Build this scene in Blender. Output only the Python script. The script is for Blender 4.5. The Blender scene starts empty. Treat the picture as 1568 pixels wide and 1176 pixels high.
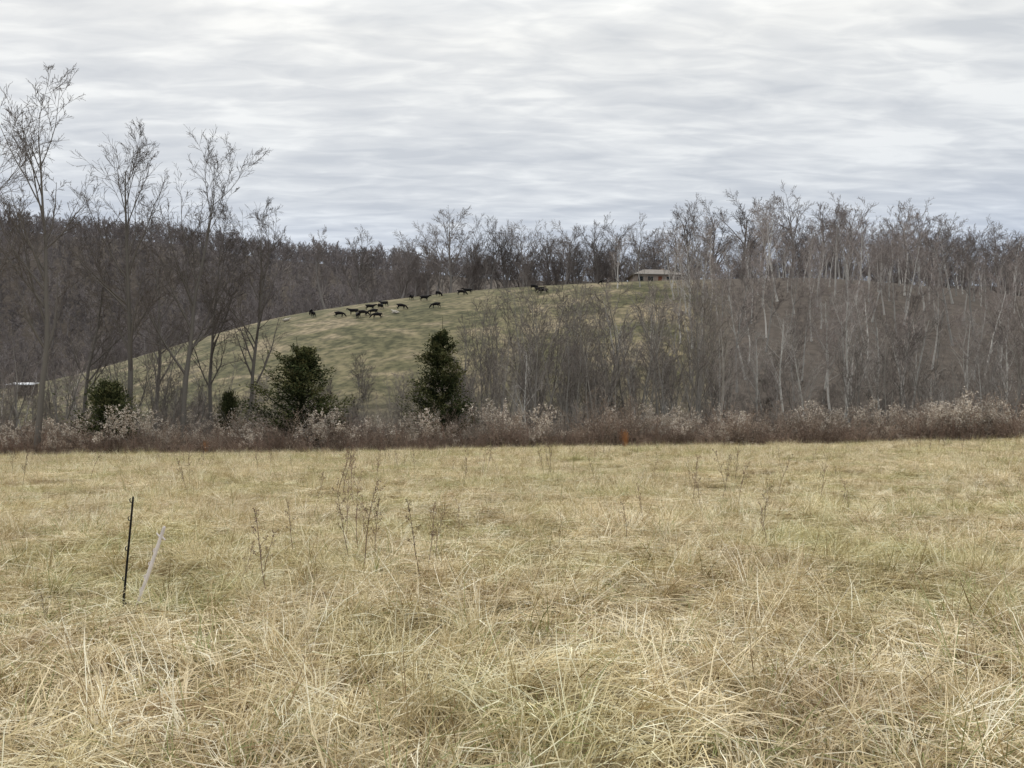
import bpy, math, time, numpy as np
from mathutils import Vector
rng = np.random.default_rng(7)
scene = bpy.context.scene
scene.view_settings.view_transform='Standard'
scene.view_settings.look='None'
scene.view_settings.exposure=0
F=1176.0; CX=784.0; HY=640.0; EYE=1.7
VAL=-2.0
# ------------------------------------------------ terrain function
def table(pts, sig=40):
    xs=np.arange(-1600,3200,10.0)
    v=np.interp(xs,[p[0] for p in pts],[p[1] for p in pts])
    k=np.exp(-0.5*(np.arange(-12,13)*10/sig)**2); k/=k.sum()
    v=np.convolve(np.pad(v,12,mode='edge'),k,mode='valid')
    return xs,v
crest_x,crest_v=table([(-600,640),(-200,625),(0,597),(100,579),(200,549),(300,520),(430,484),(600,458),(750,442),(920,433),(1040,430),(1250,424),(1450,440),(1700,470),(2600,500)])
far_x,far_v=table([(-1200,330),(-200,314),(0,320),(200,334),(430,366),(600,384),(800,400),(1000,405),(1568,410),(2600,400)])
def ss(t):
    t=np.clip(t,0,1); return t*t*(3-2*t)
D0=210.0
def H(x,y):
    x=np.asarray(x,float); y=np.asarray(y,float)
    xc=np.clip(x,-90,90)
    z=-0.43*(y/50)+0.016*xc*np.clip(y/50,0,1.2)
    z=z+0.035*np.sin(x*0.9+1.3*np.sin(y*0.5))*np.sin(y*0.7+0.6)+0.06*np.sin(x*0.21+1)*np.sin(y*0.17)
    yy=np.maximum(y,30)
    px=np.clip(784+1176*x/yy,-1500,3100)
    z=z*(1-ss((y-50)/18))+VAL*ss((y-50)/18)
    Zc=(HY-np.interp(px,crest_x,crest_v))/F*198+1.7
    t=np.clip((y-80)/(D0-80),0,1)
    zh=VAL+(Zc-VAL)*np.sin(np.pi/2*t)**1.3
    z=np.where(y>80,zh,z)
    Zf=(HY-np.interp(px,far_x,far_v))/F*420+1.7-11
    t2=ss((y-255)/(430-255))
    z2=(Zc-2*ss((y-D0)/45))*(1-t2)+Zf*t2-ss((y-430)/700)*40
    z=np.where(y>D0,z2,z)
    z=z+ss((y-85)/40)*0.5*np.sin(x*0.06+y*0.03)*np.sin(y*0.05)
    return z
def X(px,y): return (px-CX)/F*y
def hit(px,py):
    ys=np.arange(2.5,600,0.1); xs=X(px,ys)
    g=(H(xs,ys)-EYE)/ys
    m=np.where(g>=(HY-py)/F)[0]
    y=ys[m[0]] if len(m) else 200.
    return np.array([X(px,y),y,float(H(X(px,y),y))])

# ------------------------------------------------ mesh helpers
def mk_mesh(name,V,Q,mat=None,tone=None,smooth=False,mi=None):
    V=np.asarray(V,np.float32); Q=np.asarray(Q,np.int32)
    me=bpy.data.meshes.new(name)
    n=Q.shape[1]
    me.vertices.add(len(V)); me.vertices.foreach_set('co',V.ravel())
    me.loops.add(Q.size); me.loops.foreach_set('vertex_index',Q.ravel())
    me.polygons.add(len(Q)); me.polygons.foreach_set('loop_start',np.arange(0,Q.size,n,dtype=np.int32))
    me.polygons.foreach_set('loop_total',np.full(len(Q),n,np.int32))
    me.update(calc_edges=True)
    if smooth: me.polygons.foreach_set('use_smooth',np.ones(len(Q),bool))
    if tone is not None:
        a=me.attributes.new('tone','FLOAT','POINT'); a.data.foreach_set('value',np.asarray(tone,np.float32))
    if mat is not None:
        for m in (mat if isinstance(mat,list) else [mat]): me.materials.append(m)
    if mi is not None: me.polygons.foreach_set('material_index',np.asarray(mi,np.int32))
    return me
def add(name,me,loc=(0,0,0),rot=(0,0,0),scl=(1,1,1),parent=None):
    o=bpy.data.objects.new(name,me); scene.collection.objects.link(o)
    o.location=[float(v) for v in loc]; o.rotation_euler=[float(v) for v in rot]; o.scale=[float(v) for v in scl]
    if parent: o.parent=parent
    return o
def norm(v): return v/np.maximum(np.linalg.norm(v,axis=-1,keepdims=True),1e-9)
class Geo:
    def __init__(s): s.V=[];s.Q=[];s.T=[];s.M=[];s.n=0
    def put(s,V,Q,tone,m=0):
        s.V.append(V); s.Q.append(Q+s.n); s.n+=len(V)
        s.T.append(np.broadcast_to(tone,(len(V),)) if np.ndim(tone)==0 else tone); s.M.append(np.full(len(Q),m))
    def mesh(s,name,mat,smooth=False,hnorm=None):
        V=np.concatenate(s.V)
        if hnorm: V=V*(hnorm/np.percentile(V[:,2],99.2))
        return mk_mesh(name,V,np.concatenate(s.Q),mat,np.concatenate(s.T),smooth,np.concatenate(s.M))
def tubes(P,R,sides=3):
    N,K,_=P.shape
    t=norm(P[:,-1]-P[:,0])
    ref=np.where(np.abs(t[:,2:3])>0.85,np.array([[1.,0,0]]),np.array([[0,0,1.]]))
    T=norm(np.gradient(P,axis=1))
    n1=norm(np.cross(T,ref[:,None,:])); n2=np.cross(T,n1)
    a=np.arange(sides)*2*np.pi/sides
    V=P[:,:,None,:]+R[:,:,None,None]*(np.cos(a)[None,None,:,None]*n1[:,:,None,:]+np.sin(a)[None,None,:,None]*n2[:,:,None,:])
    V=V.reshape(-1,3)
    i=np.arange(N)[:,None,None]*K*sides; k=np.arange(K-1)[None,:,None]*sides; s=np.arange(sides)[None,None,:]; s2=(s+1)%sides
    Q=np.stack([i+k+s,i+k+s2,i+k+sides+s2,i+k+sides+s],-1).reshape(-1,4)
    return V,Q
def grow(r,S,Dr,L,K,wander,trop):
    N=len(S); P=np.zeros((N,K,3)); P[:,0]=S; d=norm(Dr)
    for k in range(1,K):
        d=norm(d+r.normal(0,wander,(N,3))+np.array([0,0,trop]))
        P[:,k]=P[:,k-1]+d*(L/(K-1))[:,None]
    return P
def kids(r,P,R,L,m,tmin,ang,ratio,fall=0.5,tmax=1.0):
    N,K,_=P.shape
    t=tmin+(tmax-tmin)*((np.arange(m)[None,:]+r.uniform(0,1,(N,m)))/m)
    f=t*(K-1); i=np.minimum(f.astype(int),K-2); fr=f-i
    I=np.arange(N)[:,None]
    A=P[I,i];B=P[I,i+1]
    S=A+(B-A)*fr[...,None]
    T=norm(B-A)
    rv=norm(np.cross(T,r.normal(0,1,T.shape)))
    a=np.radians(r.normal(ang,ang*0.25,t.shape))[...,None]
    d=np.cos(a)*T+np.sin(a)*rv
    LL=L[:,None]*ratio*(1-fall*(t-tmin)/(1-tmin+1e-6))*r.uniform(0.55,1.3,t.shape)
    RR=(R[I,i]*(1-fr)+R[I,i+1]*fr)*0.62
    return S.reshape(-1,3),d.reshape(-1,3),LL.ravel(),RR.ravel()
def tree_mesh(name,seed,Ht,r0,mat,stems=1,spec=(18,7,6,4),tmin=0.3,ang1=42,l1=0.33,twig=0.006,trunkw=0.035,lean=0.0,trop=0.05,tone=0.5,fall1=0.5,tl=0.85,tip=0.93):
    r=np.random.default_rng(seed); g=Geo()
    S=np.zeros((stems,3)); S[:,:2]=r.normal(0,0.25 if stems>1 else 0,(stems,2))
    d=np.array([[0,0,1.]])+r.normal(0,0.13 if stems>1 else 0.03+lean,(stems,3))*[1,1,0]
    L=Ht*tl*r.uniform(0.7,1.0,stems); L[0]=Ht*tl
    P=grow(r,S,d,L,14,trunkw,0.03)
    tt=np.linspace(0,1,14)
    R=r0*(L/(Ht*tl))[:,None]*(1-tip*tt)[None,:]**0.9; R[:,0]*=1.35
    V,Q=tubes(P,R,6); g.put(V,Q,0.0)
    Ks=[7,5,4,3]; prev=(P,R,L)
    cfg=[(tmin,ang1,l1,fall1),(0.2,36,0.48,0.45),(0.15,34,0.5,0.4),(0.1,34,0.55,0.3)]
    for lv,m in enumerate(spec):
        P0,R0,L0=prev; tm,an,ra,fa=cfg[lv]
        S,d,LL,RR=kids(r,P0,R0,L0,m,tm,an,ra,fa)
        K=Ks[lv]
        P1=grow(r,S,d,LL,K,0.08+0.03*lv,trop if lv<1 else trop*0.5)
        RR=np.maximum(RR,twig*1.1)
        R1=np.maximum(RR[:,None]*(1-0.8*np.linspace(0,1,K))[None,:],twig)
        V,Q=tubes(P1,R1,4 if lv==0 else 3); g.put(V,Q,0.2+0.2*(lv+1))
        prev=(P1,R1,LL)
    return g.mesh(name,mat,True,Ht)
def leaves(r,C,size,asp=2.2,dirv=None):
    N=len(C); d=norm(r.normal(0,1,(N,3))+(0 if dirv is None else dirv)); s=norm(np.cross(d,r.normal(0,1,(N,3))))
    l=(size*r.uniform(0.6,1.4,N))[:,None]; w=l/asp
    V=np.stack([C,C+d*l*0.5+s*w*0.5,C+d*l,C+d*l*0.5-s*w*0.5],1).reshape(-1,3)
    return V,np.arange(4*N).reshape(-1,4)

# ------------------------------------------------ materials
def newmat(name):
    m=bpy.data.materials.new(name); m.use_nodes=True; nt=m.node_tree; nt.nodes.clear()
    return m,nt,nt.nodes,nt.links
def ramp(nd,stops):
    r=nd.new('ShaderNodeValToRGB'); e=r.color_ramp.elements
    while len(e)<len(stops): e.new(0.5)
    for i,(p,c) in enumerate(stops): e[i].position=p; e[i].color=(*c,1)
    return r
def mixc(nd,ln,fac,a,b,mode='MIX'):
    n=nd.new('ShaderNodeMix'); n.data_type='RGBA'; n.blend_type=mode
    for s,v in ((0,fac),(6,a),(7,b)):
        if hasattr(v,'is_linked'): ln.new(v,n.inputs[s])
        elif s==0: n.inputs[0].default_value=v
        else: n.inputs[s].default_value=(*v,1)
    return n.outputs[2]
def noise(nd,ln,scale,detail=3,vec=None,dist=0):
    n=nd.new('ShaderNodeTexNoise'); n.inputs['Scale'].default_value=scale; n.inputs['Detail'].default_value=detail; n.inputs['Distortion'].default_value=dist
    if vec is not None: ln.new(vec,n.inputs['Vector'])
    return n.outputs['Fac']
def finish(nd,ln,col,rough=0.9,transl=0,bump=None,spec=0.15):
    if spec==0:
        b=nd.new('ShaderNodeBsdfDiffuse'); ci=b.inputs['Color']
    else:
        b=nd.new('ShaderNodeBsdfPrincipled'); b.inputs['Roughness'].default_value=rough
        b.inputs['Specular IOR Level'].default_value=spec; ci=b.inputs['Base Color']
    if hasattr(col,'is_linked'): ln.new(col,ci)
    else: ci.default_value=(*col,1)
    if bump is not None:
        bn=nd.new('ShaderNodeBump'); bn.inputs['Strength'].default_value=bump[1]; bn.inputs['Distance'].default_value=bump[2]
        ln.new(bump[0],bn.inputs['Height']); ln.new(bn.outputs[0],b.inputs['Normal'])
    o=nd.new('ShaderNodeOutputMaterial'); ln.new(b.outputs[0],o.inputs[0])
def tone_mat(name,stops,vary=0.25,worldnoise=None,wn2=None):
    m,nt,nd,ln=newmat(name)
    a=nd.new('ShaderNodeAttribute'); a.attribute_name='tone'
    r=ramp(nd,stops); ln.new(a.outputs['Fac'],r.inputs[0]); col=r.outputs[0]
    geo=nd.new('ShaderNodeNewGeometry') if worldnoise else None
    for wn in (worldnoise,wn2):
        if not wn: continue
        sc,stp,c2,amt=wn
        nz=noise(nd,ln,sc,3,geo.outputs['Position'],0.3)
        rr=ramp(nd,[(stp[0],(0,0,0)),(stp[1],(amt,amt,amt))]); ln.new(nz,rr.inputs[0])
        c2n=mixc(nd,ln,1.0,col,c2,'MULTIPLY')
        col=mixc(nd,ln,rr.outputs[0],col,c2n)
    oi=nd.new('ShaderNodeObjectInfo')
    mr=nd.new('ShaderNodeMapRange'); mr.inputs[3].default_value=1-vary; mr.inputs[4].default_value=1+vary
    ln.new(oi.outputs['Random'],mr.inputs[0])
    vm=nd.new('ShaderNodeVectorMath'); vm.operation='SCALE'; ln.new(col,vm.inputs[0]); ln.new(mr.outputs[0],vm.inputs['Scale'])
    finish(nd,ln,vm.outputs[0],0.9,0,None,0)
    return m
bark=tone_mat('bare_bark',[(0,(0.25,0.232,0.205)),(0.5,(0.21,0.188,0.165)),(1,(0.19,0.158,0.14))],0.4)
bark_tall=tone_mat('tall_tree_bark',[(0,(0.17,0.155,0.137)),(0.5,(0.16,0.142,0.125)),(1,(0.15,0.127,0.113))],0.25)
bark_pale=tone_mat('pale_bark',[(0,(0.50,0.48,0.44)),(0.5,(0.38,0.355,0.325)),(1,(0.27,0.24,0.215))],0.2)
bark_wood=tone_mat('woodland_bark',[(0,(0.46,0.435,0.40)),(0.4,(0.36,0.33,0.30)),(0.7,(0.31,0.272,0.247)),(1,(0.265,0.223,0.203))],0.42)
bark_haze=tone_mat('haze_tinted_bark',[(0,(0.25,0.23,0.22)),(0.5,(0.235,0.211,0.203)),(1,(0.225,0.195,0.187))],0.3)  # slight distance haze painted into the ridge bark colour: lighter, bluer
bark_crest=tone_mat('crest_bark',[(0,(0.21,0.19,0.175)),(1,(0.205,0.177,0.163))],0.3)
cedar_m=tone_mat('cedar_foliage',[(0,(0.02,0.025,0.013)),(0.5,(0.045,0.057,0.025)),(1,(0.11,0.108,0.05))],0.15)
grass_m=tone_mat('dry_grass_blades',[(0,(0.19,0.22,0.085)),(0.14,(0.36,0.36,0.18)),(0.22,(0.44,0.36,0.20)),(0.5,(0.71,0.585,0.365)),(0.8,(0.87,0.765,0.54)),(0.9,(0.93,0.87,0.69)),(1,(0.33,0.24,0.14))],0.10,(0.33,(0.47,0.66),(0.78,0.85,0.66),0.65),(1.7,(0.48,0.70),(0.60,0.52,0.46),0.75))
weed_m=tone_mat('dead_weed_stems',[(0,(0.18,0.125,0.10)),(0.5,(0.29,0.23,0.18)),(0.8,(0.45,0.385,0.32)),(1,(0.69,0.63,0.545))],0.38)
rust_m=tone_mat('rusty_sedge',[(0,(0.42,0.20,0.09)),(1,(0.50,0.28,0.14))],0.1)

def ground_mat():
    m,nt,nd,ln=newmat('ground_soil_and_turf')
    geo=nd.new('ShaderNodeNewGeometry'); pos=geo.outputs['Position']
    f=nd.new('ShaderNodeAttribute'); f.attribute_name='field'
    p=nd.new('ShaderNodeAttribute'); p.attribute_name='pasture'
    n2=noise(nd,ln,14,5,pos,1.0); n3=noise(nd,ln,0.09,7,pos,1.2)
    thatch=ramp(nd,[(0.3,(0.10,0.082,0.05)),(0.5,(0.22,0.18,0.10)),(0.7,(0.35,0.29,0.17))]); ln.new(n2,thatch.inputs[0])
    past=ramp(nd,[(0.36,(0.095,0.092,0.052)),(0.46,(0.132,0.122,0.07)),(0.54,(0.168,0.148,0.09)),(0.64,(0.24,0.20,0.135))]); ln.new(n3,past.inputs[0])
    n4=noise(nd,ln,0.8,9,pos)
    pv=ramp(nd,[(0.38,(0.6,0.62,0.6)),(0.62,(1.28,1.24,1.18))]); ln.new(n4,pv.inputs[0])
    pc=mixc(nd,ln,1.0,past.outputs[0],pv.outputs[0],'MULTIPLY')
    lit=ramp(nd,[(0.3,(0.08,0.068,0.058)),(0.7,(0.15,0.125,0.104))]); ln.new(n4,lit.inputs[0])
    c=mixc(nd,ln,p.outputs['Fac'],lit.outputs[0],pc)
    c=mixc(nd,ln,f.outputs['Fac'],c,thatch.outputs[0])
    finish(nd,ln,c,0.95,0,(n2,0.5,0.05),0.1)
    return m
ys=np.concatenate([np.arange(-30,0,2.),np.arange(0,70,0.7),np.arange(70,300,2.),np.arange(300,520,5.),np.geomspace(520,4000,25)])
ss_=np.linspace(-1.7,1.7,341)
YY,SS=np.meshgrid(ys,ss_,indexing='ij'); XX=SS*(YY*0.9+60); ZZ=H(XX,YY)
V=np.stack([XX,YY,ZZ],-1).reshape(-1,3)
a,b=YY.shape; I=np.arange(a*b).reshape(a,b)
Q=np.stack([I[:-1,:-1],I[:-1,1:],I[1:,1:],I[1:,:-1]],-1).reshape(-1,4)
gm=mk_mesh('ground',V,Q,ground_mat(),None,True)
fx,fy=V[:,0],V[:,1]
at=gm.attributes.new('field','FLOAT','POINT'); at.data.foreach_set('value',(1-ss((fy-51)/3)).astype(np.float32))
pxv=784+1176*fx/np.maximum(fy,10)
pm=ss((fy-84)/28)*(1-ss((fy-208)/8))*(1-ss((pxv-1040)/90))*ss((pxv+150)/80)
at=gm.attributes.new('pasture','FLOAT','POINT'); at.data.foreach_set('value',pm.astype(np.float32))
add('ground',gm)

# ------------------------------------------------ scatter via geometry nodes
def scatter(name,meshes,P,rot,scl,idx):
    col=bpy.data.collections.new(name+'_parts')
    for i,me in enumerate(meshes):
        o=bpy.data.objects.new('%s_part_%02d'%(name,i),me); col.objects.link(o)
    me=bpy.data.meshes.new(name); n=len(P)
    me.vertices.add(n); me.vertices.foreach_set('co',np.asarray(P,np.float32).ravel())
    for nm,ty,arr in (('rot','FLOAT_VECTOR',rot),('scl','FLOAT_VECTOR',scl)):
        at=me.attributes.new(nm,ty,'POINT'); at.data.foreach_set('vector',np.asarray(arr,np.float32).ravel())
    at=me.attributes.new('idx','INT','POINT'); at.data.foreach_set('value',np.asarray(idx,np.int32))
    o=add(name,me); print(name,n,'inst')
    ng=bpy.data.node_groups.new(name+'_nodes','GeometryNodeTree')
    ng.interface.new_socket('Geometry',in_out='INPUT',socket_type='NodeSocketGeometry')
    ng.interface.new_socket('Geometry',in_out='OUTPUT',socket_type='NodeSocketGeometry')
    N=ng.nodes; Lk=ng.links
    gi=N.new('NodeGroupInput'); go=N.new('NodeGroupOutput'); iop=N.new('GeometryNodeInstanceOnPoints')
    ci=N.new('GeometryNodeCollectionInfo'); ci.inputs['Collection'].default_value=col
    ci.inputs['Separate Children'].default_value=True; ci.inputs['Reset Children'].default_value=True
    def na(nm,ty):
        q=N.new('GeometryNodeInputNamedAttribute'); q.data_type=ty; q.inputs['Name'].default_value=nm
        return [s for s in q.outputs if s.enabled][0]
    Lk.new(gi.outputs[0],iop.inputs['Points']); Lk.new(ci.outputs[0],iop.inputs['Instance'])
    iop.inputs['Pick Instance'].default_value=True
    Lk.new(na('idx','INT'),iop.inputs['Instance Index']); Lk.new(na('rot','FLOAT_VECTOR'),iop.inputs['Rotation']); Lk.new(na('scl','FLOAT_VECTOR'),iop.inputs['Scale'])
    Lk.new(iop.outputs[0],go.inputs[0])
    md=o.modifiers.new('scatter','NODES'); md.node_group=ng
    return o
def scat_xy(name,meshes,x,y,smin,smax,tilt=0.04,rz=None,idx=None,sink=0.03,s=None,zs=None):
    n=len(x); P=np.stack([x,y,H(x,y)-sink],-1)
    rot=rng.normal(0,tilt,(n,3)); rot[:,2]=rng.uniform(0,6.283,n) if rz is None else rz
    if s is None: s=rng.uniform(smin,smax,n)
    scl=np.stack([s,s,s*(1 if zs is None else zs)],-1)
    return scatter(name,meshes,P,rot,scl,rng.integers(0,len(meshes),n) if idx is None else idx)

# ------------------------------------------------ grass patches (many clumps of blades per patch)
def grass_patch(name,seed,nclump,per,rad,flat=0.4,green=0.08,wid=0.0046,lmin=0.16,lmax=0.50):
    r=np.random.default_rng(seed); K=4
    a=r.uniform(0,6.283,nclump); rr=rad*np.sqrt(r.uniform(0,1,nclump))
    cc=np.stack([rr*np.cos(a),rr*np.sin(a)],-1)
    caz=r.normal(0,1.5,nclump); cfl=r.uniform(0,1,nclump)<flat; cgr=r.uniform(0,1,nclump)<green; ct=r.normal(-0.02,0.19,nclump); cl=r.uniform(0.5,1.4,nclump)
    nb=nclump*per; ci=np.repeat(np.arange(nclump),per)
    P0=np.zeros((nb,3)); P0[:,:2]=cc[ci]+r.normal(0,0.05,(nb,2)); P0[:,2]=-0.01
    az=np.where(r.uniform(0,1,nb)<0.65,caz[ci]+r.normal(0,0.42,nb),r.uniform(0,6.283,nb))
    tilt=np.radians(np.where(cfl[ci],r.uniform(50,90,nb),r.uniform(10,65,nb)))
    L=r.uniform(lmin,lmax,nb)*cl[ci]; bn=r.uniform(0.1,1.3,nb)
    P=np.zeros((nb,K,3)); P[:,0]=P0
    for k in range(1,K):
        th=np.minimum(tilt+bn*(k/(K-1)),1.85); az=az+r.normal(0,0.2,nb)
        d=np.stack([np.sin(th)*np.cos(az),np.sin(th)*np.sin(az),np.cos(th)],-1)
        P[:,k]=P[:,k-1]+d*(L/(K-1))[:,None]
    P[:,1:,2]=np.maximum(P[:,1:,2],0.015+r.uniform(0,0.09,(nb,1)))
    side=norm(np.stack([-np.sin(az),np.cos(az),r.normal(0,0.6,nb)],-1))
    w=(wid*r.uniform(0.45,1.5,nb))[:,None]*np.array([1,0.95,0.75,0.1])[None,:]
    V=np.stack([P-side[:,None]*w[...,None]/2,P+side[:,None]*w[...,None]/2],2).reshape(-1,3)
    i=np.arange(nb)[:,None]*K*2; k=np.arange(K-1)[None,:]*2
    Q=np.stack([i+k,i+k+1,i+k+3,i+k+2],-1).reshape(-1,4)
    u=r.uniform(0,1,nb)
    tn=np.clip(r.uniform(0.25,0.9,nb)+ct[ci],0.22,0.9)
    tn=np.where(cgr[ci]&(u<0.6),r.uniform(0,0.18,nb),tn); tn=np.where(u>0.92,1.0,tn); tn=np.where((u>0.89)&(u<0.92),0.08,tn)
    return mk_mesh(name,V,Q,grass_m,np.repeat(tn,K*2))
gp=[grass_patch('grass_patch_%d'%i,50+i,44,36,0.85,[0.55,0.7,0.4,0.85,0.6,0.75][i],[0.04,0.08,0.02,0.05,0.15,0.04][i]) for i in range(6)]
gp+=[grass_patch('grass_patch_green_%d'%i,90+i,44,36,0.8,0.45,0.38,0.0044,0.15,0.38) for i in range(2)]
gp+=[grass_patch('grass_patch_low_%d'%i,95+i,40,34,0.85,1.0,0.10,0.0046,0.12,0.34) for i in range(2)]
def swirl(x,y): return 0.9*np.sin(x*0.55+1.7*np.sin(y*0.37))+1.3*np.sin(y*0.43+0.8*np.sin(x*0.61)+1)+0.5*np.sin(1.9*x+1.1*y)
def jitgrid(y0,y1,sp,hw,pad=2.0):
    xs=[];yy=[]
    for yv in np.arange(y0,y1,sp):
        w=hw*yv+pad; xv=np.arange(-w,w,sp); xs.append(xv+rng.uniform(-.5,.5,len(xv))*sp); yy.append(yv+rng.uniform(-.5,.5,len(xv))*sp)
    return np.concatenate(xs),np.concatenate(yy)
x1,y1=jitgrid(2.0,14,0.80,0.76); x2,y2=jitgrid(14,53,1.05,0.76)
x=np.concatenate([x1,x2]); y=np.concatenate([y1,y2]); n=len(x); idx=rng.integers(0,6,n)
gn=np.sin(x*0.8+2*np.sin(y*0.33))*np.sin(y*0.9+1.5*np.sin(x*0.4))
idx=np.where((gn>0.5)&(rng.uniform(0,1,n)<0.4),rng.integers(6,8,n),idx)
lw=np.sin(x*1.3+1.1*np.sin(y*0.7)+2)*np.sin(y*1.1+0.5*x)
idx=np.where((lw>0.3)&(rng.uniform(0,1,n)<0.6),rng.integers(8,10,n),idx)
scat_xy('meadow_grass',gp,x,y,0.8,1.2,0.03,swirl(x,y)+rng.normal(0,0.8,n),idx,0.0,None,rng.uniform(0.65,1.45,n))

# ------------------------------------------------ weeds, brush
def weed(name,seed,kind):
    r=np.random.default_rng(seed); g=Geo()
    if kind=='stalk':
        P=grow(r,np.zeros((1,3)),np.array([[r.normal(0,.08),r.normal(0,.08),1.]]),np.array([1.0]),9,0.05,0.02)
        R=np.linspace(0.0055,0.0025,9)[None]; V,Q=tubes(P,R,4); g.put(V,Q,0.0)
        S,d,L,RR=kids(r,P,R,np.array([1.0]),11,0.35,34,0.20,0.5)
        P1=grow(r,S,d,L,4,0.1,0.1); R1=np.full((len(S),4),0.002); V,Q=tubes(P1,R1,3); g.put(V,Q,0.0)
        C=P1[:,2:].reshape(-1,3); C=np.repeat(C,6,0)+r.normal(0,0.009,(len(C)*6,3)); V,Q=leaves(r,C,0.018,1.6); g.put(V,Q,0.0)
    else:
        ns={'fluff':9,'bramble':20,'red':30}[kind]
        hh={'fluff':2.1,'bramble':2.0,'red':1.3}[kind]
        S=np.zeros((ns,3)); S[:,:2]=r.normal(0,0.4,(ns,2))
        d=np.array([[0,0,1.]])+r.normal(0,0.16 if kind!='bramble' else 0.5,(ns,3))
        L=hh*r.uniform(0.5,1.1,ns); K=6
        P=grow(r,S,d,L,K,0.09,0.0 if kind!='bramble' else -0.11)
        R=np.linspace(0.009,0.005,K)[None]*np.ones((ns,1)); V,Q=tubes(P,R,3); g.put(V,Q,{'fluff':0.5,'bramble':0.35,'red':0.12}[kind])
        S,d,L1,RR=kids(r,P,R,L,7,0.2 if kind!='fluff' else 0.68,40,0.24,0.4)
        P1=grow(r,S,d,L1,3,0.15,0.05); R1=np.full((len(S),3),0.0045); V,Q=tubes(P1,R1,3); g.put(V,Q,{'fluff':0.55,'bramble':0.45,'red':0.2}[kind])
        if kind=='fluff':
            sel=P1[:,1:].reshape(-1,3); C=np.repeat(sel,9,0)+r.normal(0,0.035,(len(sel)*9,3)); V,Q=leaves(r,C,0.055,1.2); g.put(V,Q,np.repeat(r.uniform(0.72,1.0,len(C)),4))
            C=np.repeat(P[:,1:5].reshape(-1,3),3,0); C=C+r.normal(0,0.05,C.shape); V,Q=leaves(r,C,0.08,3); g.put(V,Q,np.repeat(r.uniform(0.1,0.6,len(C)),4))
        else:
            sel=P1[:,1:].reshape(-1,3); C=np.repeat(sel,2,0)+r.normal(0,0.05,(len(sel)*2,3)); V,Q=leaves(r,C,0.06,1.8); g.put(V,Q,np.repeat(r.uniform(0.0,0.75 if kind=='bramble' else 0.5,len(C)),4))
    return g.mesh(name,weed_m)
fl=[weed('goldenrod_%d'%i,200+i,'fluff') for i in range(5)]
br=[weed('bramble_%d'%i,220+i,'bramble') for i in range(4)]
rd=[weed('red_weed_%d'%i,240+i,'red') for i in range(3)]
def edgepts(n,y0,y1,hw=0.76):
    y=rng.uniform(y0,y1,n); x=rng.uniform(-1,1,n)*(hw*y); return x,y
def lump(x,ph): return 0.5+0.5*np.sin(x*0.31+ph+1.5*np.sin(x*0.13+ph))*np.sin(x*0.83+2*ph)
x,y=edgepts(360,51.5,56.5); scat_xy('red_stem_weeds',rd,x,y,0,0,0.08,s=0.35+0.8*lump(x,1)+rng.uniform(-.15,.15,len(x)))
x,y=edgepts(950,53,67); scat_xy('bramble_thicket',br,x,y,0,0,0.08,s=0.5+1.0*lump(x,2.4)+rng.uniform(-.2,.6,len(x)))
x,y=edgepts(1000,52.5,62); px=784+1176*x/y
m=(lump(x,0.3)+lump(y*2+x*.3,1)+rng.normal(0,0.5,len(x))+0.4*np.exp(-((px-1370)/120)**2))>1.42; x,y=x[m],y[m]
scat_xy('goldenrod_stand',fl,x,y,0,0,0.14,s=0.6+1.0*rng.uniform(0,1,len(x))**1.3)
wk=[weed('dead_weed_m%d'%i,260+i,'stalk') for i in range(6)]
for i,(px,pb,hh) in enumerate([(410,925,0.85),(363,915,0.55),(557,880,1.1),(535,860,0.9),(530,835,0.9),(548,850,1.0),(645,895,0.85),(655,880,0.8),(668,865,0.7),(1165,830,0.75),(1175,845,0.6),(960,835,0.6),(1113,760,1.1),(1107,765,1.0),(1192,760,1.0),(1075,790,0.8),(75,985,0.4),(700,835,0.6),(575,870,0.8),(480,800,0.9),(985,810,0.7),(1255,775,0.9),(845,1010,0.3),(1300,800,0.7),(450,855,0.7),(515,770,1.2),(525,765,1.2),(540,770,1.1),(1060,775,1.0),(1130,780,.9),(400,905,.6)]):
    p=hit(px,pb); add('dead_weed',wk[i%6],p,(rng.normal(0,.08),rng.normal(0,.12),rng.uniform(0,6)),(hh,hh,hh))
x=rng.uniform(-1,1,240)*34; y=rng.uniform(18,52,240); scat_xy('field_weed_stalks',wk,x,y,0.5,1.2,0.1)
x=rng.uniform(-1,1,300)*38; y=rng.uniform(49,53,300); scat_xy('field_edge_stalks',wk,x,y,0.9,1.9,0.1)
sg=[]
for s in range(2):
    r=np.random.default_rng(300+s); g=Geo(); ns=60
    S=np.zeros((ns,3)); S[:,:2]=r.normal(0,0.08,(ns,2)); P=grow(r,S,np.array([[0,0,1.]])+r.normal(0,.15,(ns,3)),r.uniform(.6,1.2,ns),5,.05,0); V,Q=tubes(P,np.full((ns,5),0.006),3); g.put(V,Q,r.uniform(0,1)); sg.append(g.mesh('rusty_sedge_m%d'%s,rust_m))
for px,y,s in ((958,51.5,1.0),(955,52,1.2),(315,52,0.9)): add('rusty_sedge',sg[0],(X(px,y),y,float(H(X(px,y),y))),(0,0,1),(s,s,s))

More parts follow.
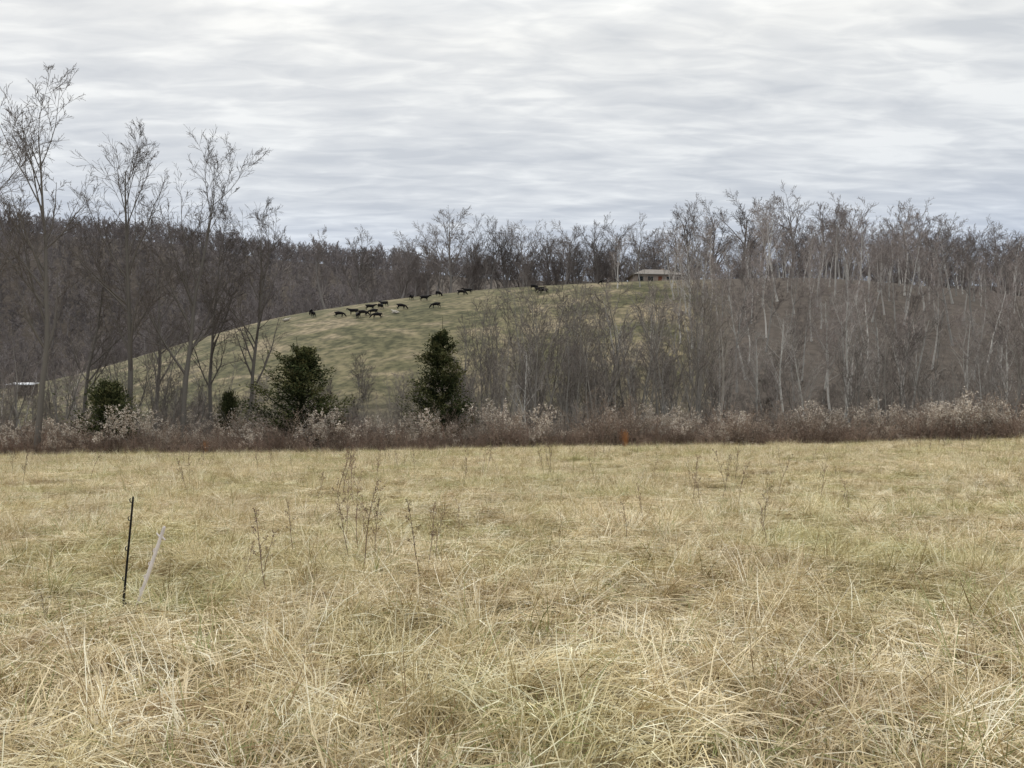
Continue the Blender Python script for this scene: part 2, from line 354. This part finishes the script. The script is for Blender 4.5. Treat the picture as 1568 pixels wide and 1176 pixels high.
# ------------------------------------------------ trees
tall=[tree_mesh('tall_bare_tree_%d'%i,400+i,25,0.21,bark_tall,1,(15,7,6,4),0.30,37,0.37,0.009,0.04,0,0.07,0.5,0.40,0.78,0.88) for i in range(5)]
thin=[tree_mesh('thin_bare_tree_%d'%i,420+i,12,0.075,bark,1+(i%3),(13 if i%3==0 else 8,6,4),0.3,30,0.30,0.009,0.05,0.06,0.06,0.5,0.5,0.86) for i in range(6)]
shrub=[tree_mesh('bare_shrub_%d'%i,440+i,4.0,0.035,bark,6,(8,6,3),0.1,42,0.38,0.010,0.09,0.1,0.03,0.6,0.5,1.0) for i in range(4)]
mid=[tree_mesh('wood_tree_%d'%i,460+i,18,0.17,bark_wood,1,(13,6,6,3),0.38,36,0.36,0.013,0.045,0.03,0.06,0.5,0.35,0.76,0.88) for i in range(6)]
farm=[tree_mesh('ridge_tree_%d'%i,480+i,14,0.14,bark_haze,1,(14,7,5),0.12,48,0.42,0.045,0.03,0,0.03,0.5,0.3,0.7) for i in range(4)]
sky_t=[tree_mesh('crest_tree_%d'%i,500+i,19,0.26,bark_crest,1,(11+i%3,7,6,4),0.26,38,0.50,0.014,0.07,0.03,0.06,0.5,0.25,0.60,0.75) for i in range(8)]
pale=[tree_mesh('pale_tree_%d'%i,520+i,15,0.14,bark_pale,1,(14,6,6),0.25,34,0.36,0.012,0.04,0.03,0.06,0.5,0.4,0.8,0.85) for i in range(2)]

def tree_at(name,me,px,y,ht,base,rz=None):
    x=X(px,y); s=ht/base
    add(name,me,(x,y,float(H(x,y))-0.1),(rng.normal(0,.02),rng.normal(0,.02),rng.uniform(0,6.28) if rz is None else rz),(s,s,s))
def topz(px,y,top): return EYE+(HY-top)/F*y-float(H(X(px,y),y))
for i,(px,y,top,k) in enumerate([(55,54,120,0),(-5,58,165,2),(198,57,198,1),(278,57,210,2),(322,64,300,0),(378,62,303,1),(130,66,340,3),(235,70,330,4)]):
    tree_at('tall_bare_tree',tall[k],px,y,topz(px,y,top),25)
for i in range(42):
    px=rng.uniform(-120,400); y=rng.uniform(58,82); tree_at('slender_bare_tree',thin[i%6],px,y,rng.uniform(5,12.5),12)
for i in range(24):
    px=rng.uniform(430,700); y=rng.uniform(60,84); tree_at('slender_bare_tree',thin[i%6],px,y,rng.uniform(4,8.5),12)
for i in range(74):
    px=rng.uniform(700,1110); y=rng.uniform(60,92); top=rng.uniform(395,540) if px>780 else rng.uniform(440,560)
    tree_at('slender_bare_tree',thin[i%6],px,y,min(19,topz(px,y,top)),12)
for i in range(40):
    px=rng.uniform(1080,1650); y=rng.uniform(62,84); tree_at('slender_bare_tree',thin[i%6],px,y,rng.uniform(6,15),12)
for px,y,h_ in ((1290,78,17),(1060,120,17),(1200,90,14),(925,82,14),(810,64,10),(1235,72,12),(1420,68,8),(1500,74,10),(1450,66,7),(1100,75,13),(975,90,14),(870,75,11),(1350,85,14),(1550,80,12),(1160,84,13),(1260,95,15),(1395,90,14),(1010,72,10),(1480,95,13)):
    tree_at('pale_bare_tree',pale[int(px)%2],px,y,h_,15)
x,y=edgepts(360,59,82); scat_xy('shrub_thicket',shrub,x,y,0.45,1.15,0.05)
x,y=edgepts(220,82,110); scat_xy('valley_shrubs',shrub,x,y,0.6,1.25,0.05)
def region(n,y0,y1,p0,p1,sp):
    pts=[]; grid={}
    y=np.sqrt(rng.uniform(y0**2,y1**2,n)); px=rng.uniform(p0,p1,n); x=X(px,y)
    for a,b in zip(x,y):
        k=(int(a//sp),int(b//sp)); ok=True
        for i in (-1,0,1):
            for j in (-1,0,1):
                for q in grid.get((k[0]+i,k[1]+j),()):
                    if (q[0]-a)**2+(q[1]-b)**2<sp*sp: ok=False
        if ok: grid.setdefault(k,[]).append((a,b)); pts.append((a,b))
    p=np.array(pts); return p[:,0],p[:,1]
x,y=region(5000,84,215,940,1750,5.2)
px=784+1176*x/y; m=rng.uniform(0,1,len(x))<ss((px-960)/190)*0.93+0.04; x,y,px=x[m],y[m],px[m]
s=rng.uniform(0.5,1.05,len(x))*(0.72+0.28*ss((px-1000)/160))*(1-0.1*ss((px-1400)/250))*(1-0.25*ss((y-160)/30))
scat_xy('hillside_woods',mid,x,y,0,0,0.03,s=s)
x,y=region(2500,84,100,-330,120,5); scat_xy('valley_woods',mid,x,y,0.35,0.55,0.03)
cx=[];cy=[];cs=[]
CT=[(500,216,358),(546,218,360),(570,224,385),(612,222,356),(632,226,378),(655,224,348),(690,216,322),(668,220,352),(722,222,336),(748,218,333),(775,222,340),(802,220,345),(835,226,352),(862,222,340),(888,220,356),(915,222,340),(945,224,346),(975,218,330),(1003,224,345),(1035,220,322),(1056,214,298),(1090,220,312),(1132,222,297),(1165,224,318),(1210,218,292),(1252,222,315),(1298,218,304),(1345,224,342),(1395,220,312),(1430,226,330),(1475,224,362),(1520,222,343),(1565,224,350),(1620,224,352)]
for px,y,top in CT:
    cx.append(X(px,y)); cy.append(y); cs.append(topz(px,y,top-4)/19)
for i in range(120):
    px=rng.uniform(590,1650); y=rng.uniform(214,255); top=rng.uniform(355,420) if px<1080 else rng.uniform(335,400)
    cx.append(X(px,y)); cy.append(y); cs.append(min(1.4,topz(px,y,top)/19))
cx=np.array(cx);cy=np.array(cy);cs=np.array(cs); n=len(cx)
rot=rng.normal(0,.02,(n,3)); rot[:,2]=rng.uniform(0,6.28,n)
scatter('crest_tree_row',sky_t,np.stack([cx,cy,H(cx,cy)-0.1],-1),rot,np.repeat(cs[:,None],3,1),rng.integers(0,8,n))
x,y=region(12000,226,395,-330,640,5.2); xb,yb=region(9000,395,455,-330,760,4.6)
px=784+1176*x/y; m=(y>240)|(px<400); x,y=np.concatenate([x[m],xb]),np.concatenate([y[m],yb])
s=rng.uniform(0.7,1.05,len(x))*(1-0.15*ss((y-390)/15))
scat_xy('distant_forest',farm,x,y,0.75,1.05,0.03,s=s)
x,y=region(3000,390,450,760,1650,8.0); scat_xy('far_ridge_forest',farm,x,y,0.75,1.0,0.03)

# ------------------------------------------------ cedars
def cedar(name,seed,h,w,nl=15000,tip=0.55,nb=260):
    r=np.random.default_rng(seed); g=Geo()
    P=grow(r,np.zeros((1,3)),np.array([[0,0,1.]]),np.array([h*0.95]),8,0.02,0.02); R=np.linspace(0.09,0.01,8)[None]; V,Q=tubes(P,R,6); g.put(V,Q,0.1)
    t=r.uniform(0.02,0.97,nb)**0.9
    prof=(np.minimum(1,(t+0.10)/0.34)**0.7)*(1-t)**tip*1.12
    a=r.uniform(0,6.283,nb); lobe=1+0.22*np.sin(3*a+seed)+0.2*np.sin(5*t*6+a*2)
    L=w/2*prof*lobe*r.uniform(0.6,1.35,nb)+0.1
    up=0.35+0.7*t
    d=norm(np.stack([np.cos(a),np.sin(a),up],-1)); S=np.stack([0*a,0*a,t*h*0.85],-1)
    P1=grow(r,S,d,L*1.2,6,0.08,0.06); V,Q=tubes(P1,np.linspace(0.02,0.006,6)[None]*np.ones((nb,1)),3); g.put(V,Q,0.05)
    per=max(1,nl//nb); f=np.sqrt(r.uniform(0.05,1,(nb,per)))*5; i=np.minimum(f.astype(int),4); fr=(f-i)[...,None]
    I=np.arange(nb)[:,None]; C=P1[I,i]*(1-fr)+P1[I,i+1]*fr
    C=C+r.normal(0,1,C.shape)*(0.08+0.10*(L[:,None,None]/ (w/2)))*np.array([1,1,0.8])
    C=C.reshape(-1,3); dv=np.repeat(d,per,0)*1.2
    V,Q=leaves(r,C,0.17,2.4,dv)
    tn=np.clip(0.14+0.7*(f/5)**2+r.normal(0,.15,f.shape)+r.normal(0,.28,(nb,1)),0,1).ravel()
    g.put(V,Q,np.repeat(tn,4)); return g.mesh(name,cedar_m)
def cedar_at(me,w0,h0,px,y,top,wpx,rz=0.0):
    x=X(px,y); b=float(H(x,y)); h=EYE+(HY-top)/F*y-b; w=wpx/F*y; add('cedar_tree',me,(x,y,b),(0,0,rz),(w/w0,w/w0,h/h0))
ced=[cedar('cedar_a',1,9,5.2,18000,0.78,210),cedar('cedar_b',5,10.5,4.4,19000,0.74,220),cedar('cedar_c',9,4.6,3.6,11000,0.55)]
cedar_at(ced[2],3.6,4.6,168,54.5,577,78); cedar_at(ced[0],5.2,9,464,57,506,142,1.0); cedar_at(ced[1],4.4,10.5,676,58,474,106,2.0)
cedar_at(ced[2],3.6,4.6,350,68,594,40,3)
# ------------------------------------------------ cattle
def simple(name,c,rough=0.7,nz=None):
    m,nt,nd,ln=newmat(name)
    tc=nd.new('ShaderNodeTexCoord'); q=noise(nd,ln,nz or 6,4,tc.outputs['Object'])
    r=ramp(nd,[(0.3,tuple(v*0.75 for v in c)),(0.7,tuple(min(1,v*1.15) for v in c))]); ln.new(q,r.inputs[0]); finish(nd,ln,r.outputs[0],rough); return m
black=simple('black_hide',(0.010,0.009,0.009),0.8); white=simple('pale_hide',(0.55,0.50,0.42),0.8)
def skinned(name,V,E,R,mat):
    me=bpy.data.meshes.new(name+'_sk'); me.from_pydata(V,E,[]); o=bpy.data.objects.new(name+'_sk',me); scene.collection.objects.link(o)
    md=o.modifiers.new('s','SKIN'); sv=me.skin_vertices[0].data
    for i,rr in enumerate(R): sv[i].radius=(rr,rr) if not isinstance(rr,tuple) else rr; sv[i].use_root=(i==0)
    md2=o.modifiers.new('u','SUBSURF'); md2.levels=1
    dg=bpy.context.evaluated_depsgraph_get(); dg.update()
    nm=bpy.data.meshes.new_from_object(o.evaluated_get(dg)); nm.name=name
    bpy.data.objects.remove(o); nm.materials.clear(); nm.materials.append(mat)
    nm.polygons.foreach_set('use_smooth',np.ones(len(nm.polygons),bool)); return nm
def cow(name,pose,mat):
    V=[(-0.8,0,1.08),(-0.3,0,1.0),(0.2,0,0.98),(0.6,0,1.05)]; R=[(.30,.30),(.34,.38),(.34,.38),(.28,.34)]; E=[(0,1),(1,2),(2,3)]
    def chain(st,pts,rs):
        p=st
        for q,r_ in zip(pts,rs): V.append(q);R.append(r_);E.append((p,len(V)-1)); p=len(V)-1
        return p
    if pose=='graze': hp=[(0.95,0,0.88),(1.22,0.03,0.55),(1.38,0.05,0.36),(1.52,0.07,0.10)]; ear=(1.3,0.05,0.50)
    elif pose=='turn': hp=[(0.92,0.08,1.2),(1.12,0.28,1.36),(1.22,0.42,1.38),(1.32,0.66,1.22)]; ear=(1.17,0.36,1.42)
    else: hp=[(0.95,0,1.2),(1.25,0,1.34),(1.42,0,1.36),(1.68,0,1.2)]; ear=(1.33,0,1.42)
    h_=chain(3,hp,[.2,.15,.13,.08])
    for s in (-1,1): chain(h_-2,[(ear[0]+(0.1*s if pose=='turn' else 0),ear[1]+s*.2,ear[2])],[.035])
    chain(0,[(-1.12,0,1.18),(-1.2,0,0.85),(-1.18,0,0.45)],[.05,.025,.04])
    for s in (-1,1):
        k=0.12*s
        chain(0,[(-0.72+k*.3,s*.22,0.78),(-0.62+k,s*.24,0.68),(-0.92+k,s*.23,0.45),(-0.86+k,s*.23,0.13),(-0.82+k,s*.23,0.03)],[.18,.12,.065,.05,.06])
        chain(3,[(0.55,s*.2,0.74),(0.55-k,s*.21,0.42),(0.54-k,s*.21,0.12),(0.58-k,s*.21,0.03)],[.13,.07,.045,.06])
    return skinned(name,V,E,R,mat)
def calf_lying(name,mat):
    V=[(-0.6,0,0.32),(-0.1,0,0.36),(0.4,0,0.36),(0.65,0,0.55),(0.8,0,0.75),(1.0,0,0.66),(-0.4,0.32,0.12),(-0.1,0.4,0.08),(0.4,0.28,0.1),(0.75,0.3,0.07),(0.72,0.14,.8),(0.72,-.14,.8),(-.85,0,.2)]
    E=[(0,1),(1,2),(2,3),(3,4),(4,5),(0,6),(6,7),(2,8),(8,9),(4,10),(4,11),(0,12)]
    R=[.28,.32,.28,.16,.13,.08,.12,.06,.1,.06,.03,.03,.03]; return skinned(name,V,E,R,mat)
cm={'g':cow('cow_grazing','graze',black),'s':cow('cow_standing','stand',black),'t':cow('cow_turned','turn',black)}
for px,py,p,rz in [(520,486,'g',0.2),(541,482,'s',3.0),(556,484,'g',0.1),(567,475,'s',0.3),(577,488,'g',3.3),(583,474,'t',1.2),(588,470,'s',2.6),(571,482,'g',2.9),(615,474,'g',0.4),(630,460,'s',1.4),(650,461,'s',0.2),(672,454,'g',1.0),(707,452,'g',0.2),(716,450,'s',3.0),(480,486,'t',1.5),(476,482,'g',2.0),(426,486,'g',0.7),(667,472,'g',2.8),(826,448,'s',0.1),(832,450,'g',3.0),(818,444,'g',0.5),(925,436,'g',2.9),(548,488,'s',2.0)]:
    q=hit(px,py); add('black_cow',cm[p],q,(0,0,rz),(.93,.93,.93))
wc=calf_lying('calf_lying',white)
for px,py,rz in ((438,492,0.2),(606,480,3.0)): q=hit(px,py); add('pale_calf',wc,q,(0,0,rz),(1,1,1))
# ------------------------------------------------ house
def box(name,c,s,mat,parent):
    x,y,z=[v/2 for v in s]
    V=[(i*x,j*y,k*z) for k in (-1,1) for j in (-1,1) for i in (-1,1)]
    Q=[(0,2,3,1),(4,5,7,6),(0,1,5,4),(2,6,7,3),(0,4,6,2),(1,3,7,5)]
    return add(name,mk_mesh(name,V,Q,mat),c,parent=parent)
hx=X(1003,205); hz=float(H(hx,205))
house=bpy.data.objects.new('ranch_house',None); scene.collection.objects.link(house); house.location=(hx,205,hz+0.1); house.rotation_euler=(0,0,0.1)
brick=simple('tan_brick',(0.30,0.24,0.20)); roofm=simple('weathered_shingles',(0.27,0.24,0.215),0.9,2); trim=simple('white_trim',(0.4,0.39,0.37)); glass=simple('window_glass',(0.03,0.035,0.04),0.2); doorm=simple('door_paint',(0.2,0.08,0.05))
box('walls',(0,0,1.0),(12.5,8,3.4),brick,house)
V=np.array([(-6.9,-4.7,2.705),(6.9,-4.7,2.705),(6.9,4.7,2.705),(-6.9,4.7,2.705),(-3.0,0,4.7),(3.0,0,4.7)],float)
me=bpy.data.meshes.new('roof'); me.from_pydata(V.tolist(),[],[(0,1,5,4),(2,3,4,5),(1,2,5),(3,0,4),(0,3,2,1)]); me.materials.append(roofm); add('roof',me,parent=house)
box('fascia',(0,-4.73,2.62),(13.8,0.05,0.16),trim,house)
for i,wx in enumerate((-5,-2.4,2.6,5.0)):
    box('window_frame_%d'%i,(wx,-4.02,1.5),(1.5,0.06,1.3),trim,house); box('window_pane_%d'%i,(wx,-4.06,1.5),(1.3,0.04,1.1),glass,house)
box('door',(0.2,-4.03,1.1),(1.0,0.08,2.1),doorm,house); box('chimney',(2.2,0.3,4.5),(0.8,0.8,1.0),brick,house)
for i,(px,y,h_) in enumerate(((955,190,8),(985,196,7),(1018,188,9),(1040,192,10),(1055,185,12),(972,192,6),(940,197,7),(1030,180,11))): tree_at('slender_bare_tree',thin[i%6],px,y,h_,12)
for px,y,h_ in ((1075,150,14),(1050,140,13),(1090,165,16),(1032,150,13),(980,165,11)): tree_at('hillside_tree',mid[px%5],px,y,h_,18)
sp=np.array([X(35,150),150.]); sz=float(H(*sp)); shed=bpy.data.objects.new('livestock_shed',None); scene.collection.objects.link(shed); shed.location=(sp[0],sp[1],sz+0.6); shed.rotation_euler=(0,0,0.2)
wood=simple('grey_boards',(0.2,0.17,0.14)); tin=simple('white_tin_roof',(0.6,0.62,0.65),0.5)
box('back_wall',(0,1.5,0.7),(4.2,0.1,2.4),wood,shed)
for i,(a,b_) in enumerate(((-2,-1.4),(0,-1.4),(2,-1.4))): box('pole_%d'%i,(a,b_,0.6),(0.15,0.15,2.2),wood,shed)
r_=box('roof',(0,0,1.95),(4.8,3.8,0.08),tin,shed); r_.rotation_euler=(0.15,0,0)
# ------------------------------------------------ fence posts
blk=simple('black_post_plastic',(0.012,0.012,0.013),0.4); wht=simple('white_post_plastic',(0.72,0.66,0.64),0.5)
def rod(name,pts,rs,mat,parent,sides=8):
    P=np.array(pts,float)[None]; V,Q=tubes(P,np.array(rs,float)[None],sides); K=P.shape[1]
    me=bpy.data.meshes.new(name); fs=[tuple(q) for q in Q.tolist()]+[tuple(range(sides))[::-1],tuple(range((K-1)*sides,K*sides))]
    me.from_pydata(V.tolist(),[],fs); me.materials.append(mat); return add(name,me,parent=parent)
def post(name,px0,py0,px1,py1,mat,r,foot,hooks,loop=False):
    b=hit(px0,py0); y=b[1]; top=np.array([X(px1,y),y,EYE+(HY-py1)/F*y]); e=bpy.data.objects.new(name,None); scene.collection.objects.link(e); e.location=b
    d=top-b; L=np.linalg.norm(d); u=d/L
    rod('shaft',[-u*0.15,d*0.5,d*0.985,d],[r,r*0.95,r*0.85,r*0.4],mat,e)
    side=norm(np.cross(u,[0,1,0]))
    for i,t in enumerate(hooks):
        c=d*t; rod('wire_hook_%d'%i,[c,c+side*0.022,c+side*0.028+u*0.02,c+side*0.018+u*0.035],[.005,.005,.0045,.0035],mat,e,6)
    if foot:
        f=u*0.12; rod('foot_tread',[f,f-side*0.07,f-side*0.075+u*0.01],[r*.8,r*.7,r*.4],mat,e,6)
    if loop:
        c=d*0.88; rod('insulator_clip',[c-side*0.045-u*0.015,c-side*0.015,c+side*0.015,c+side*0.05+u*0.02],[.007,.009,.009,.005],mat,e,6)
    return e
post('black_fence_post',187,946,204,760,blk,0.0105,True,(0.3,0.55,0.8,0.95))
post('white_fence_post',206,940,252,806,wht,0.018,True,(0.25,0.4,0.55,0.7),True)
# ------------------------------------------------ world
w=bpy.data.worlds.new('World'); scene.world=w; w.use_nodes=True; nt=w.node_tree; nd=nt.nodes; ln=nt.links; nd.clear()
tc=nd.new('ShaderNodeTexCoord'); sep=nd.new('ShaderNodeSeparateXYZ'); ln.new(tc.outputs['Generated'],sep.inputs[0])
def math_(op,a,b=None):
    n=nd.new('ShaderNodeMath'); n.operation=op
    for i,v in enumerate((a,b)):
        if v is None: continue
        if hasattr(v,'is_linked'): ln.new(v,n.inputs[i])
        else: n.inputs[i].default_value=v
    return n.outputs[0]
zz=math_('ADD',math_('MAXIMUM',sep.outputs[2],0.0),0.10)
ux=math_('DIVIDE',sep.outputs[0],zz); uy=math_('DIVIDE',sep.outputs[1],zz)
def cloudvec(sx,sy,shear,off):
    c=nd.new('ShaderNodeCombineXYZ'); ln.new(math_('MULTIPLY',ux,sx),c.inputs[0]); ln.new(math_('MULTIPLY',math_('ADD',uy,math_('MULTIPLY',ux,shear)),sy),c.inputs[1]); c.inputs[2].default_value=off; return c.outputs[0]
nA=noise(nd,ln,1.0,5,cloudvec(2.4,6.5,0.10,0.3),0.6)
nB=noise(nd,ln,1.0,4,cloudvec(5.5,16.0,-0.05,3.1),0.6)
nC=noise(nd,ln,1.0,2,cloudvec(0.45,0.9,0.0,8.0),0.3)
s=math_('ADD',math_('MULTIPLY',nA,0.42),math_('MULTIPLY',nB,0.36)); s=math_('ADD',s,math_('MULTIPLY',nC,0.22))
cr=ramp(nd,[(0.38,(0.69,0.71,0.74)),(0.5,(0.83,0.84,0.85)),(0.60,(1.0,1.0,0.985))]); ln.new(s,cr.inputs[0])
el=ramp(nd,[(0.0,(0.67,0.745,0.87)),(0.18,(0.69,0.755,0.87)),(0.27,(0.84,0.87,0.91)),(0.44,(1.0,1.0,0.985)),(1.0,(2.1,2.1,2.05))]); ln.new(sep.outputs[2],el.inputs[0])
cl=mixc(nd,ln,1.0,cr.outputs[0],el.outputs[0],'MULTIPLY')
sk=nd.new('ShaderNodeTexSky'); sk.sky_type='NISHITA'; sk.sun_disc=False; sk.sun_elevation=math.radians(38); sk.sun_rotation=math.radians(-35)
b1=nd.new('ShaderNodeBackground'); b1.inputs[1].default_value=0.10; ln.new(sk.outputs[0],b1.inputs[0])
b2=nd.new('ShaderNodeBackground'); b2.inputs[1].default_value=1.0; ln.new(cl,b2.inputs[0])
mx=nd.new('ShaderNodeMixShader'); mx.inputs[0].default_value=0.95; ln.new(b1.outputs[0],mx.inputs[1]); ln.new(b2.outputs[0],mx.inputs[2])
wo=nd.new('ShaderNodeOutputWorld'); ln.new(mx.outputs[0],wo.inputs[0])
sl=bpy.data.lights.new('sun','SUN'); sl.energy=1.45; sl.angle=math.radians(20); sl.color=(1,0.97,0.92)
so=bpy.data.objects.new('sun',sl); scene.collection.objects.link(so)
el_,az=math.radians(38),math.radians(-35)
sd=Vector((math.sin(az)*math.cos(el_),math.cos(az)*math.cos(el_),math.sin(el_)))
so.rotation_euler=sd.to_track_quat('Z','Y').to_euler()
# ------------------------------------------------ camera
cam=bpy.data.cameras.new('camera'); co=bpy.data.objects.new('camera',cam); scene.collection.objects.link(co)
co.location=(0,0,EYE); co.rotation_euler=(math.pi/2,0,0); cam.sensor_width=36; cam.lens=27; cam.shift_y=52/1568; cam.clip_end=6000; cam.clip_start=0.05
scene.camera=co
print('objects',len(scene.objects))
